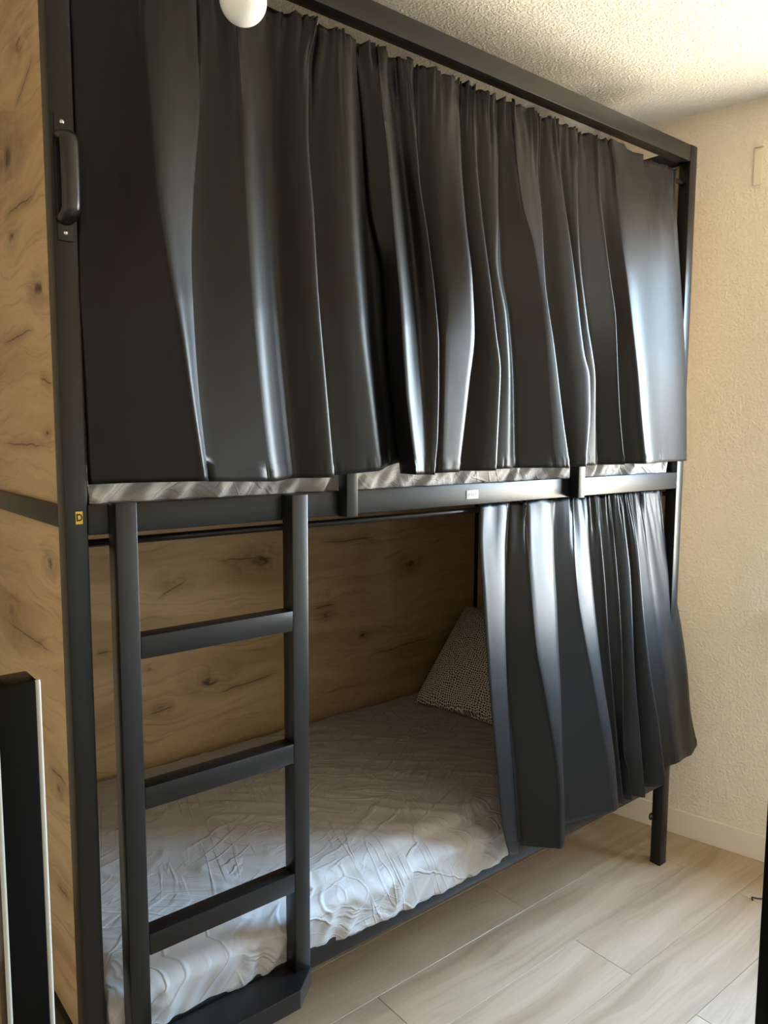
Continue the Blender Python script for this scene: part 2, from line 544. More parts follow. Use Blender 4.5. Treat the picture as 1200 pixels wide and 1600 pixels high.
def wall_slab(bm, s0, s1, z0, z1, o0=0.0, o1=0.13):
    v = [bm.verts.new(wpt(s, z, o)) for (s, z, o) in ((s0,z0,o0),(s1,z0,o0),(s1,z0,o1),(s0,z0,o1),(s0,z1,o0),(s1,z1,o0),(s1,z1,o1),(s0,z1,o1))]
    for f in ((3,2,1,0),(4,5,6,7),(0,1,5,4),(1,2,6,5),(2,3,7,6),(3,0,4,7)):
        bm.faces.new([v[i] for i in f])
S_F, S_B = Y0/WD[1], Y1/WD[1]
bm = bmesh.new()
wall_slab(bm, S_F, WIN_S0, -0.06, ZC+0.06)
wall_slab(bm, WIN_S1, S_B, -0.06, ZC+0.06)
wall_slab(bm, WIN_S0, WIN_S1, -0.06, WIN_Z0)
wall_slab(bm, WIN_S0, WIN_S1, WIN_Z1, ZC+0.06)
struct(link('wall_right', bm_finish(bm, 'wall_right'), MAT_WALL))

def wslab(name, s0, s1, z0, z1, o0, o1, mat, parent=None):
    bm = bmesh.new(); wall_slab(bm, s0, s1, z0, z1, o0, o1)
    bevel_bm(bm, 0.002, 2)
    return link(name, bm_finish(bm, name), mat, parent)
struct(wslab('baseboard_right', S_F+0.02, S_B-0.005, 0.0, 0.095, -0.013, -0.0005, MAT_TRIM))
struct(box('baseboard_back', X0+0.02, XR_B-0.02, Y1-0.013, Y1-0.0005, 0, 0.095, MAT_TRIM, bev=0.002))
struct(box('baseboard_left', X0+0.0005, X0+0.013, Y0+0.02, Y1-0.02, 0, 0.095, MAT_TRIM, bev=0.002))
struct(box('baseboard_front', X0+0.02, XR_F-0.05, Y0+0.0005, Y0+0.013, 0, 0.095, MAT_TRIM, bev=0.002))

# the window that lights the room, just beyond the picture's right edge
bm = bmesh.new()
fw = 0.05
for a in ((WIN_S0, WIN_S0+fw, WIN_Z0, WIN_Z1), (WIN_S1-fw, WIN_S1, WIN_Z0, WIN_Z1), (WIN_S0+fw, WIN_S1-fw, WIN_Z0, WIN_Z0+fw), (WIN_S0+fw, WIN_S1-fw, WIN_Z1-fw, WIN_Z1)):
    wall_slab(bm, *a, 0.05, 0.11)
win = struct(link('window_1', bm_finish(bm, 'window_1'), MAT_WINDOW))
wslab('mullion', (WIN_S0+WIN_S1)/2-0.02, (WIN_S0+WIN_S1)/2+0.02, WIN_Z0+fw, WIN_Z1-fw, 0.06, 0.10, MAT_WINDOW, win)
for a, b in ((WIN_S0+fw, (WIN_S0+WIN_S1)/2-0.02), ((WIN_S0+WIN_S1)/2+0.02, WIN_S1-fw)):
    wslab('pane', a, b, WIN_Z0+fw, WIN_Z1-fw, 0.078, 0.082, MAT_PANE, win)
wslab('window_sill', WIN_S0-0.04, WIN_S1+0.04, WIN_Z0-0.025, WIN_Z0, -0.05, 0.05, MAT_WINDOW, win)

# ------------------------------------------------------------------ the bunk bed
L, D, H, T = 2.0, 0.95, 2.42, 0.0395
ZM0, ZM1 = 1.325, 1.379          # middle rail
ZL0, ZL1 = 0.296, 0.346          # lower rail
bed = bpy.data.objects.new('bunk_bed', None); COL.objects.link(bed)
tag(bed, 'tall black steel bunk bed with golden oak panels and a ladder', 'bunk bed')
MT = MAT_METAL
for px_, py_ in ((0, 0), (L-T, 0), (0, D-T), (L-T, D-T)):
    p = box('post', px_, px_+T, py_, py_+T, 0.006, H, MT, bed, 0.003)
    box('foot_cap', px_-0.0005, px_+T+0.0005, py_-0.0005, py_+T+0.0005, 0.0, 0.012, MAT_PLASTIC, p, 0.002)
for nm, z0, z1, dy in (('top_rail', 2.368, 2.4185, 0.0), ('upper_bed_rail', ZM0, ZM1, 0.0), ('lower_bed_rail', ZL0, ZL1, 0.0)):
    box(nm, T, L-T, 0.0005, T-0.0005, z0, z1, MT, bed)
    box(nm, T, L-T, D-T+0.0005, D-0.0005, z0, z1, MT, bed)
    e0 = z0 if nm != 'upper_bed_rail' else 1.338
    for xe in (0.0005, L-T+0.0005):
        box('end_rail', xe, xe+T-0.001, T, D-T, e0, z1-0.002, MT, bed)

# oak panels
def knots_from(pix, ax, val):
    out = []
    for (u, v, r) in pix:
        P = on_axis(u, v, ax, val)
        out.append((P[0] if ax == 1 else P[1], P[2], r))
    return out
def cracks_from(pix, ax, val):
    out = []
    for (u0, v0, u1, v1) in pix:
        P = on_axis(u0, v0, ax, val); Q = on_axis(u1, v1, ax, val)
        i = 0 if ax == 1 else 1
        out.append((P[i], P[2], Q[i], Q[2]))
    return out
YB = D-T+0.008
kb = knots_from(((280, 908, 0.018), (408, 876, 0.028), (236, 1046, 0.010), (327, 1066, 0.024), (253, 1107, 0.011), (510, 962, 0.012), (566, 992, 0.011), (640, 880, 0.02), (505, 930, 0.009)), 1, YB)
cb = cracks_from(((240, 940, 300, 900), (318, 1092, 445, 1046), (484, 952, 528, 944), (225, 1118, 280, 1102), (148, 1022, 172, 1016), (560, 1030, 690, 990), (490, 850, 600, 838), (330, 878, 430, 868)), 1, YB)
MAT_BACK = wood_panel('oak_back_panel', 'x', kb, cb)
XE = 0.012
ke = knots_from(((8, 250, 0.035), (18, 372, 0.014), (30, 70, 0.02), (74, 676, 0.006), (78, 880, 0.016), (20, 960, 0.03), (90, 1230, 0.012), (60, 450, 0.02)), 0, XE)
ce = cracks_from(((2, 340, 62, 298), (0, 538, 60, 510), (0, 690, 80, 698), (75, 1195, 106, 1226), (20, 180, 55, 80), (0, 960, 95, 1030), (88, 1380, 110, 1408), (60, 590, 84, 600)), 0, XE)
MAT_END = wood_panel('oak_end_panel', 'y', ke, ce)
box('back_panel', T+0.001, L-T-0.001, YB, YB+0.016, ZL1-0.02, ZM0+0.01, MAT_BACK, bed, 0.001)
box('back_panel', T+0.001, L-T-0.001, YB, YB+0.016, ZM1, 2.10, MAT_BACK, bed, 0.001)
for xe in (XE, L-XE-0.016):
    box('end_panel', xe, xe+0.016, T+0.001, D-T-0.001, ZL1-0.004, 1.3375, MAT_END, bed, 0.001)
    box('end_panel', xe, xe+0.016, T+0.001, D-T-0.001, ZM1-0.003, 2.3675, MAT_END, bed, 0.001)
# plywood bases that carry the mattresses
MAT_PLY = simple('plywood', (0.42, 0.32, 0.2), 0.7)
box('bed_base', T+0.001, L-T-0.001, T, D-T-0.001, ZL0+0.010, ZL0+0.022, MAT_PLY, bed, 0.001)
box('bed_base', T+0.001, L-T-0.001, T, D-T-0.001, ZM0+0.010, ZM0+0.022, MAT_PLY, bed, 0.001)

# ladder, bolted to the front of the rails
LX0, LX1 = 0.0735, 0.4725
TL = 0.0385
bm_l = [(LX0, LX0+TL, -0.0395, -0.0002, 0.336, 1.384), (LX1-TL, LX1, -0.0395, -0.0002, 0.336, 1.380)]
ladder = boxes('ladder', bm_l, MT, bed, 0.0025)
for zt in (1.140, 0.856, 0.569):
    box('rung', LX0+TL, LX1-TL, -0.0392, -0.0005, zt-0.042, zt, MT, ladder, 0.002)
prism('ladder_step', ((LX0, -0.001), (LX0, -0.040), (LX0+0.058, -0.088), (LX1-0.058, -0.088), (LX1+0.001, -0.040), (LX1+0.001, -0.001)), 0.298, 0.3395, MT, ladder, 0.0015)

# guard rail on the upper bunk
guard = box('guard_rail', 0.575, 1.455, -0.0300, -0.0005, 1.705, 1.742, MT, bed)
for gx in (0.577, 1.387):
    box('guard_post', gx, gx+0.030, -0.0330, -0.0002, 1.324, 1.706, MT, guard, 0.002)

# hang rods
for z_, y_ in ((1.3045, 0.046), (2.306, 0.024)):
    tube('curtain_rod', [(T*0.5, y_, z_), (L-T*0.5, y_, z_)], 0.0075, MT, bed, 14)

# grab handle on the corner post
hx, hz0, hz1 = 0.0190, 1.822, 2.024
pts = []
grip_z0, grip_z1 = 1.852, 1.992
n = 26
for i in range(n+1):
    t = i/n
    if t < 0.22: a = t/0.22; y = -0.002-0.034*math.sin(a*math.pi/2); z = grip_z0+0.004+0.016*(1-math.cos(a*math.pi/2))
    elif t > 0.78: a = (1-t)/0.22; y = -0.002-0.034*math.sin(a*math.pi/2); z = grip_z1-0.004-0.016*(1-math.cos(a*math.pi/2))
    else: a = (t-0.22)/0.56; y = -0.036-0.002*math.sin(a*math.pi); z = grip_z0+0.020+a*(grip_z1-grip_z0-0.040)
    pts.append((hx, y, z))
handle = tube('handle', pts, [(0.0150, 0.0095)]*len(pts), MAT_PLASTIC, bed, 16, ell=(1, 0, 0))
box('handle_plate', hx-0.013, hx+0.013, -0.0032, -0.0002, hz0, hz1, MAT_METAL, handle, 0.0012)
for zs in (hz0+0.013, hz1-0.013):
    lathe('screw', [(0, 0.0026), (0.0022, 0.0024), (0.0040, 0.0010), (0.0042, 0)], MAT_SCREW, handle, 14, (hx, -0.0033, zs), 'Y')

# bed letter, maker's sticker
def text_mesh(name, s, size, depth=0.0002):
    cu = bpy.data.curves.new(name, 'FONT')
    cu.body = s; cu.size = size; cu.extrude = depth; cu.align_x = 'CENTER'; cu.align_y = 'CENTER'; cu.offset = size*0.035
    tmp = bpy.data.objects.new('tmp', cu); COL.objects.link(tmp)
    bpy.context.view_layer.update()
    me = bpy.data.meshes.new_from_object(tmp.evaluated_get(bpy.context.evaluated_depsgraph_get()))
    bpy.data.objects.remove(tmp); bpy.data.curves.remove(cu)
    me.name = name
    return me
tag_d = box('letter_sticker', 0.0182, 0.0302, -0.0009, -0.0001, 1.3465, 1.3685, MAT_YELLOW, bed, 0.0003)
tag_d['label'] = 'yellow sticker with a black letter D'
me = text_mesh('letter', 'D', 0.0175)
lt = link('letter', me, MAT_INK, tag_d)
lt.location = (0.0242, -0.0012, 1.3575); lt.rotation_euler = (math.radians(90), 0, 0); lt.scale = (0.85, 1, 1)
st = box('rail_sticker', 0.974, 1.016, -0.0009, -0.0001, 1.3405, 1.3625, MAT_STICKER, bed, 0.0003)
boxes('print', [(0.978+i*0.0062, 0.978+i*0.0062+0.0040, -0.00125, -0.0007, 1.348, 1.3545+0.0012*(i % 2)) for i in range(6)], MAT_STICKER_INK, st, 0)
# small eye bolt near the foot of the post
eye = [(L-T-0.009-0.009*math.cos(a), 0.036, 0.172+0.010*math.sin(a)) for a in [2*math.pi*i/18 for i in range(19)]]
tube('eye_bolt', eye, 0.0034, MT, bed, 8, caps=False)

# ------------------------------------------------------------------ cloth helpers
def pchip_slopes(x, y):
    h = np.diff(x); d = np.diff(y)/h
    m = np.zeros(len(x))
    for i in range(1, len(x)-1):
        if d[i-1]*d[i] > 0:
            w1 = 2*h[i]+h[i-1]; w2 = h[i]+2*h[i-1]
            m[i] = (w1+w2)/(w1/d[i-1]+w2/d[i])
    m[0], m[-1] = d[0], d[-1]
    return m
def pchip(x, y, q):
    m = pchip_slopes(x, y)
    i = np.clip(np.searchsorted(x, q)-1, 0, len(x)-2)
    h = x[i+1]-x[i]; t = (q-x[i])/h
    return ((1+2*t)*(1-t)**2*y[i] + t*(1-t)**2*h*m[i] + t*t*(3-2*t)*y[i+1] + t*t*(t-1)*h*m[i+1])

def trace_u(tr, v):
    if v <= tr[0][1]: a, b = tr[0], tr[1]
    elif v >= tr[-1][1]: a, b = tr[-2], tr[-1]
    else:
        V = np.array([p[1] for p in tr], float); U = np.array([p[0] for p in tr], float)
        return float(pchip(V, U, np.array([float(v)]))[0])
    return a[0]+(b[0]-a[0])*(v-a[1])/(b[1]-a[1])

def solve_x(tr, y, z, x0):
    x = x0
    for _ in range(12):
        u, v = proj((x, y, z))
        du = trace_u(tr, v)-u
        u2, _v2 = proj((x+1e-3, y, z))
        x += max(-0.08, min(0.08, du/((u2-u)/1e-3)))
    return x

def curtain(name, cols, base, ztop, rows, sub, gather=0.006, seam=0.03, gfreq=95.0, seed=0.0, head=None):
    """cols: dicts with trace (pixel polyline of a fold's crest or an edge), d = fold depth at top/middle/hem (out of the
    rail plane), kind 'S' (cloth turns back at once behind the crest), 'G' (open valley to the right), 'E' edge"""
    C = []
    for c in cols:
        tr = c['t']
        d = c['d']
        zh = c.get('zh')
        if zh is None:
            yh = base(1.0)-d[-1]
            P = on_axis(tr[-1][0], tr[-1][1], 1, yh)
            zh = P[2]
        C.append((tr, d, zh, c.get('k', 'S'), c.get('f', None), c.get('c', 0.22)))
    V = []
    ncol = None
    for j in range(rows+1):
        t = j/rows
        xs, ys, zs = [], [], []
        kx = []
        for (tr, d, zh, k, f, cr) in C:
            z = ztop+(zh-ztop)*t
            dd = float(pchip(np.array([0., .45, 1.] if len(d) == 3 else [0., .45, .66, 1.]), np.array(d, float), np.array([t]))[0])
            y = base(t)-dd
            P = on_axis(tr[min(len(tr)-1, int(t*len(tr)))][0], 400, 1, y)
            kx.append([solve_x(tr, y, z, P[0]), y, z, k, f, cr])
        for i in range(1, len(kx)):
            if kx[i][0] < kx[i-1][0]+0.006: kx[i][0] = kx[i-1][0]+0.006
        pts = []                                   # control points of this row: x, y, z, rounding to the left and right
        for i, (x, y, z, k, f, cr) in enumerate(kx):
            pts.append((x, y, z, cr, 0.45 if k == 'N' else 0.5))
            if i == len(kx)-1: break
            xn, yn, zn = kx[i+1][:3]
            if k in ('S', 'G'):
                f0 = f if f is not None else (0.16 if k == 'S' else 0.5)
                pts.append((x+(xn-x)*f0, base(t)+0.001, z+(zn-z)*f0, 0.5, 0.12 if k == 'S' else 0.5))
        for i, (x, y, z, rl, rr) in enumerate(pts):
            if i > 0 and rl < 0.45:
                p = pts[i-1]
                xs.append(x+(p[0]-x)*rl); ys.append(y+(p[1]-y)*rl*(0.55 if rl > 0.29 else 1.0)); zs.append(z+(p[2]-z)*rl)
            xs.append(x); ys.append(y); zs.append(z)
            if i < len(pts)-1 and rr < 0.45:
                p = pts[i+1]
                xs.append(x+(p[0]-x)*rr); ys.append(y+(p[1]-y)*rr); zs.append(z+(p[2]-z)*rr)
        xs = np.array(xs); ys = np.array(ys); zs = np.array(zs)
        for i in range(1, len(xs)):
            if xs[i] < xs[i-1]+0.0012: xs[i] = xs[i-1]+0.0012
        q = np.concatenate([np.linspace(xs[i], xs[i+1], sub, endpoint=False) for i in range(len(xs)-1)]+[[xs[-1]]])
        yy = pchip(xs, ys, q)
        zz = np.interp(q, xs, zs)
        ncol = len(q)
        drop = (ztop-zz)
        for a in range(ncol):
            x, y, z = q[a], yy[a], zz[a]
            g = math.exp(-drop[a]/0.07)
            idx = a/ncol*gfreq
            nn = noise.noise((idx, drop[a]*5, seed))
            y -= gather*g*(nn+0.4*noise.noise((idx*2.3, drop[a]*9, seed+3)))*2
            if t < 0.03: z += (0.020*abs(noise.noise((idx*0.55, 1.7, seed+9)))+0.004*noise.noise((idx*1.9, 1.7, seed)))*(1-t/0.03)
            # stitched hem and heading pucker
            zr = z-zz[-1] if False else None
            low = (1-t)*(ztop-zz[a])/(max(t, 1e-3)) if t > 0.5 else 9
            if low < seam:
                y -= 0.0022*noise.noise((idx*4.0, low*30, seed+5))+0.0016*math.exp(-((low-0.022)/0.003)**2)
            if head is not None:
                y += 0.0028*math.exp(-((drop[a]-head)/0.004)**2)*(0.5+noise.noise((idx*3, 2.2, seed)))
            # broad softness of the cloth
            y += 0.0025*noise.noise((x*7.0, z*2.5, seed+20))
            V.append((x, y, z))
    me = grid_mesh(name, V, rows+1, ncol)
    o = link(name, me, MAT_SATIN, None, smooth=True)
    so = o.modifiers.new('thickness', 'SOLIDIFY'); so.thickness = 0.0012; so.offset = 0.0
    return o

# upper curtains: hang from the rod, lean out over the guard rail
def base_up(t):
    # rod at t=0 (z 2.34), guard rail at about t=0.645 (z 1.742)
    if t < 0.645: return 0.014+(-0.038-0.014)*(t/0.645)
    return -0.038-0.004*(t-0.645)/0.355

up_left = [
    dict(t=[(105, -80), (110, 120), (119, 360), (131, 600), (138, 757)], d=(-0.002, -0.032, -0.050), k='N', zh=1.414),
    dict(t=[(160, -70), (168, 150), (178, 400), (190, 600), (196, 757)], d=(0.006, -0.012, -0.024), k='N', zh=1.416, c=0.5),
    dict(t=[(226, -30), (236, 150), (246, 290), (262, 400), (284, 520), (302, 640), (318, 742)], d=(0.020, 0.050, 0.064), k='N', zh=1.420, c=0.25),
    dict(t=[(312, -10), (314, 100), (313, 165), (303, 310), (300, 400), (303, 500), (309, 600), (324, 742)], d=(0.004, 0.020, 0.052), k='N', zh=1.418, c=0.10),
    dict(t=[(368, 5), (378, 150), (385, 300), (391, 400), (403, 560), (415, 680), (424, 745)], d=(0.014, 0.036, 0.052), k='G', zh=1.413, c=0.08, f=0.55),
    dict(t=[(490, 48), (481, 95), (480, 200), (489, 330), (496, 450), (508, 600), (520, 745)], d=(0.024, 0.034, 0.034), k='S', zh=1.415, c=0.40, f=0.20),
    dict(t=[(538, 60), (545, 230), (553, 380), (565, 520), (580, 640), (592, 735)], d=(0.022, 0.026, 0.022), k='S', zh=1.424, c=0.3, f=0.5),
    dict(t=[(585, 76), (592, 200), (602, 330), (616, 450), (624, 600), (634, 716)], d=(-0.010, -0.006, -0.004), k='N', zh=1.444),
]
o = curtain('curtain', up_left, base_up, 2.324, 90, 7, seed=1.0, gfreq=70, gather=0.009)
tag(o, 'black satin curtain on the upper bunk hanging beside the post with the handle', 'curtain', 'upper bunk curtains')

up_right = [
    dict(t=[(552, 64), (566, 200), (577, 330), (596, 420), (606, 560), (616, 660), (624, 728)], d=(0.0, 0.004, 0.012), k='N', zh=1.416),
    dict(t=[(590, 84), (597, 160), (605, 230), (613, 330), (617, 380), (625, 470), (631, 560), (637, 650), (642, 728)], d=(0.018, 0.040, 0.058), k='N', c=0.08, zh=1.415),
    dict(t=[(616, 96), (622, 180), (630, 260), (640, 340), (648, 420), (655, 500), (660, 600), (664, 730)], d=(0.002, 0.008, 0.020, 0.052), k='N', c=0.5, zh=1.414),
    dict(t=[(640, 110), (646, 170), (651, 230), (656, 290), (666, 350), (673, 400), (681, 470), (686, 540), (686, 600), (684, 680), (679, 735)], d=(0.016, 0.042, 0.058), k='S', c=0.38, f=0.30, zh=1.413),
    dict(t=[(692, 128), (692, 230), (698, 300), (702, 370), (704, 420), (703, 480), (698, 525), (696, 600), (692, 735)], d=(0.020, 0.036, 0.034), k='N', c=0.38, zh=1.415),
    dict(t=[(716, 136), (720, 250), (728, 350), (738, 440), (741, 520), (732, 600), (716, 734)], d=(0.012, 0.050, 0.038, 0.032), k='S', c=0.5, f=0.3, zh=1.415),
    dict(t=[(741, 145), (745, 260), (752, 330), (758, 380), (766, 440), (775, 520), (782, 580), (780, 640), (776, 733)], d=(0.016, 0.036, 0.050), k='S', c=0.38, f=0.25, zh=1.416),
    dict(t=[(772, 158), (777, 250), (777, 330), (775, 400), (790, 500), (795, 600), (794, 730)], d=(0.016, 0.022, 0.012), k='S', c=0.38, f=0.3, zh=1.417),
    dict(t=[(801, 168), (807, 230), (818, 320), (834, 380), (845, 450), (855, 545), (862, 640), (868, 722)], d=(0.016, 0.040, 0.056), k='N', c=0.08, zh=1.417),
    dict(t=[(838, 182), (839, 260), (845, 330), (851, 440), (866, 545), (878, 640), (890, 724)], d=(0.018, 0.042, 0.066), k='S', c=0.38, f=0.3, zh=1.416),
    dict(t=[(869, 196), (873, 240), (880, 300), (890, 370), (898, 430), (908, 520), (913, 555), (921, 590), (922, 640), (916, 722)], d=(0.016, 0.036, 0.055), k='S', c=0.38, f=0.22, zh=1.417),
    dict(t=[(899, 206), (901, 260), (901, 330), (904, 400), (916, 500), (930, 600), (930, 720)], d=(0.016, 0.026, 0.010), k='S', c=0.38, f=0.3, zh=1.417),
    dict(t=[(930, 218), (936, 300), (945, 370), (953, 430), (962, 500), (965, 580), (968, 640), (975, 720)], d=(0.014, 0.032, 0.050), k='G', c=0.08, f=0.35, zh=1.418),
    dict(t=[(957, 228), (965, 270), (972, 370), (981, 440), (990, 520), (997, 580), (1003, 650), (1010, 720)], d=(0.018, 0.036, 0.058), k='N', c=0.25, zh=1.418),
    dict(t=[(1014, 248), (1017, 330), (1020, 430), (1028, 540), (1032, 640), (1034, 720)], d=(0.000, 0.004, 0.012), k='N', c=0.2, zh=1.418),
    dict(t=[(1037, 262), (1037, 310), (1045, 390), (1053, 450), (1061, 530), (1065, 600), (1066, 720)], d=(0.012, -0.016, -0.026), k='N', c=0.5, zh=1.416),
    dict(t=[(1053, 268), (1055, 310), (1060, 390), (1064, 450), (1069, 530), (1072, 600), (1073, 718)], d=(0.008, -0.026, -0.036), k='N', zh=1.416),
]
o = curtain('curtain', up_right, base_up, 2.324, 90, 6, seed=4.0, gfreq=120, gather=0.011)
tag(o, 'pleated black satin curtain on the upper bunk hanging towards the textured wall', 'curtain', 'upper bunk curtains')

def base_low(t): return 0.030-0.062*min(1.0, t*1.15)
low = [
    dict(t=[(750, 790), (749, 840), (755, 940), (762, 1040), (769, 1130), (777, 1210), (785, 1290), (796, 1338)], d=(0.016, 0.040, 0.040), k='N'),
    dict(t=[(792, 788), (788, 860), (788, 960), (790, 1060), (798, 1200), (810, 1334)], d=(0.012, 0.034, 0.030), k='S', f=0.30, c=0.5),
    dict(t=[(822, 786), (824, 840), (831, 930), (840, 1020), (848, 1060), (861, 1130), (871, 1190), (876, 1250), (877, 1326)], d=(0.020, 0.058, 0.076), k='N', c=0.10),
    dict(t=[(863, 783), (866, 870), (870, 940), (873, 1020), (876, 1080), (879, 1180), (881, 1250), (882, 1318)], d=(0.018, 0.052, 0.072), k='S', c=0.5, f=0.14),
    dict(t=[(895, 781), (897, 840), (905, 940), (915, 1000), (927, 1060), (941, 1140), (950, 1190), (957, 1268)], d=(0.016, 0.054, 0.070), k='N', c=0.08),
    dict(t=[(913, 780), (920, 860), (932, 980), (942, 1060), (956, 1150), (963, 1220), (965, 1262)], d=(0.014, 0.048, 0.062), k='S', c=0.5, f=0.3),
    dict(t=[(934, 778), (944, 900), (951, 1000), (960, 1100), (969, 1200), (975, 1256)], d=(0.018, 0.040, 0.040), k='S', c=0.25, f=0.3),
    dict(t=[(952, 777), (960, 850), (968, 950), (973, 1050), (976, 1180), (982, 1200), (988, 1250)], d=(0.018, 0.042, 0.048), k='S', c=0.2, f=0.3),
    dict(t=[(970, 776), (985, 900), (991, 1040), (1000, 1150), (1008, 1246)], d=(0.018, 0.042, 0.046), k='S', c=0.3, f=0.3),
    dict(t=[(982, 775), (996, 850), (1006, 960), (1017, 1060), (1030, 1140), (1040, 1224)], d=(0.018, 0.050, 0.066), k='S', c=0.4, f=0.35),
    dict(t=[(1003, 773), (1012, 850), (1026, 960), (1040, 1060), (1050, 1140), (1058, 1192)], d=(0.010, 0.012, 0.012), k='N'),
    dict(t=[(1024, 770), (1034, 850), (1049, 920), (1061, 990), (1072, 1060), (1077, 1130), (1080, 1180)], d=(0.002, -0.006, -0.012), k='N', c=0.4),
    dict(t=[(1030, 769), (1040, 850), (1054, 920), (1066, 990), (1075, 1060), (1079, 1110), (1089, 1164)], d=(-0.006, -0.014, -0.026), k='N'),
]
o = curtain('curtain', low, base_low, 1.318, 80, 6, seed=8.0, gfreq=110, gather=0.007, head=0.052)
tag(o, 'black satin curtain pulled open on the lower bunk, hanging before the pillow', 'curtain')

# ------------------------------------------------------------------ mattresses with fitted sheets
def mattress(name, x0, x1, y0, y1, ztop, zbot, bulge, seed, step, wr, gath):
    r = 0.045
    drop = ztop-zbot
    ext = drop + r*(math.pi/2-1)
    def axis(a, n):                 # fold a strip coordinate over a rounded edge
        out_pos, dr = a, 0.0
        for sgn, e in ((1, 0.0), (-1, n)):
            q = r-(a-e)*sgn if True else 0
            dist = (a-e)*sgn        # distance inside this edge
            if dist < r:
                qq = r-dist
                th = min(qq/r, math.pi/2)
                pos = r-r*math.sin(th)
                dr = r*(1-math.cos(th))+max(0.0, qq-r*math.pi/2)
                out_pos = pos if sgn == 1 else n-pos
        return out_pos, dr
    W_, D_ = x1-x0, y1-y0
    na = int((W_+2*ext)/step); nb = int((D_+2*ext)/step)
    V = []
    for j in range(nb+1):
        b = -ext+(D_+2*ext)*j/nb
        py, dy = axis(b, D_)
        for i in range(na+1):
            a = -ext+(W_+2*ext)*i/na
            px, dx = axis(a, W_)
            d = min(max(dx, dy), drop)
            x, y, z = x0+px, y0+py, ztop-d
            # slightly crowned top
            cx = 1-abs(2*(px/W_)-1)**4; cy = 1-abs(2*(py/D_)-1)**4
            z += 0.010*cx*cy if d < r else 0
            # the sheet swells out over the rail on the front
            s = d/drop
            if dy > r*0.5 and b < D_/2:
                mid = max(0.0, min(1.0, (x-0.52)/0.15))*max(0.0, min(1.0, (1.20-x)/0.12))
                lo = 0.84+0.12*mid
                k = min(1.0, s/0.35) if s < lo else max(0.0, 1-(s-lo)/(1-lo+1e-6))
                k = k*k*(3-2*k)
                y -= (bulge+0.006*mid)*k
            # wrinkles
            n1 = 1-abs(noise.noise((a*3+b*3+seed, b*8-a*4+seed, 0.3)))*2
            n2 = 1-abs(noise.noise((a*3-b*2+seed, b*12+a*11, 2.1+seed)))*2.0
            n3 = 1-abs(noise.noise((a*24+seed, b*24, 5.7)))*2.0
            w = wr*(0.6*max(0, n1)**3+0.9*max(0, n2)**4)
            # elastic gathers along the sides
            gth = 0.0
            if dy > r*0.6 and gath > 0:
                fq = 26
                ph = noise.noise((a*6, seed, 0.0))*3+s*2.2
                gth = gath*min(1, s*1.5)*(math.sin(a*fq*2+ph*3)*0.5+noise.noise((a*40+s*5, seed, s*2))*0.9)
            if d < r*0.8: z += w
            else:
                sy = -1 if b < D_/2 else 1
                if dy >= dx: y += sy*(w*0.8)+(gth if b < D_/2 else 0)
                else: x += (-1 if a < W_/2 else 1)*w*0.5
            V.append((x, y, z))
    me = grid_mesh(name, V, nb+1, na+1)
    o = link(name, me, MAT_SHEET, None, smooth=True)
    return o
mt = mattress('mattress', 0.048, 1.952, 0.043, 0.900, 0.466, ZL0+0.022, 0.042, 3.0, 0.0070, 0.0050, 0.007)
tag(mt, 'mattress in a creased grey sheet on the lower bunk', 'mattress', 'mattresses in grey sheets')
mt2 = mattress('mattress', 0.048, 1.935, 0.043, 0.900, 1.485, ZM0+0.024, 0.016, 11.0, 0.0065, 0.004, 0.013)
tag(mt2, 'mattress in a gathered grey sheet showing under the upper curtains', 'mattress', 'mattresses in grey sheets')

# ------------------------------------------------------------------ pillow leaning in the corner of the lower bunk
def pillow():
    n = 40
    W_, H_, th = 0.47, 0.46, 0.075
    V, F = [], []
    for side in (1, -1):
        for j in range(n+1):
            for i in range(n+1):
                a, b = -1+2*i/n, -1+2*j/n
                # pinched sides
                pin = 0.045
                x = a*W_/2*(1-pin*(1-b*b)); y = b*H_/2*(1-pin*(1-a*a))
                e = max(0.0, (1-a**2)*(1-b**2))
                z = side*th*e**0.42 if e > 0 else 0.0
                z += side*0.004*noise.noise((a*3, b*3, side*2.0))*min(1, e*4)
                V.append((x, y, z))
    N = (n+1)**2
    for s in (0, 1):
        for j in range(n):
            for i in range(n):
                q = [s*N+j*(n+1)+i, s*N+j*(n+1)+i+1, s*N+(j+1)*(n+1)+i+1, s*N+(j+1)*(n+1)+i]
                F.append(q if s == 0 else q[::-1])
    me = bpy.data.meshes.new('pillow')
    me.from_pydata(V, [], F)
    bm = bmesh.new(); bm.from_mesh(me)
    bmesh.ops.remove_doubles(bm, verts=bm.verts, dist=1e-5)
    bmesh.ops.recalc_face_normals(bm, faces=bm.faces)
    bm.to_mesh(me); bm.free()
    o = link('pillow', me, MAT_PILLOW, None, smooth=True)
    ax = Vector((0.13, -0.99, 0.0)).normalized()
    up = Vector((0.70, 0.05, 0.70)); up = (up-ax*up.dot(ax)).normalized()
    nz = ax.cross(up)
    c = Vector((1.500, 0.775, 0.484))+ax*(W_/2)*0.98+up*(H_/2)*0.97 - nz*0.0
    o.matrix_world = Matrix(((ax[0], up[0], nz[0], c[0]), (ax[1], up[1], nz[1], c[1]), (ax[2], up[2], nz[2], c[2]), (0, 0, 0, 1)))
    return o
tag(pillow(), 'square pillow with a small dark dash print leaning on the lower bunk', 'pillow')

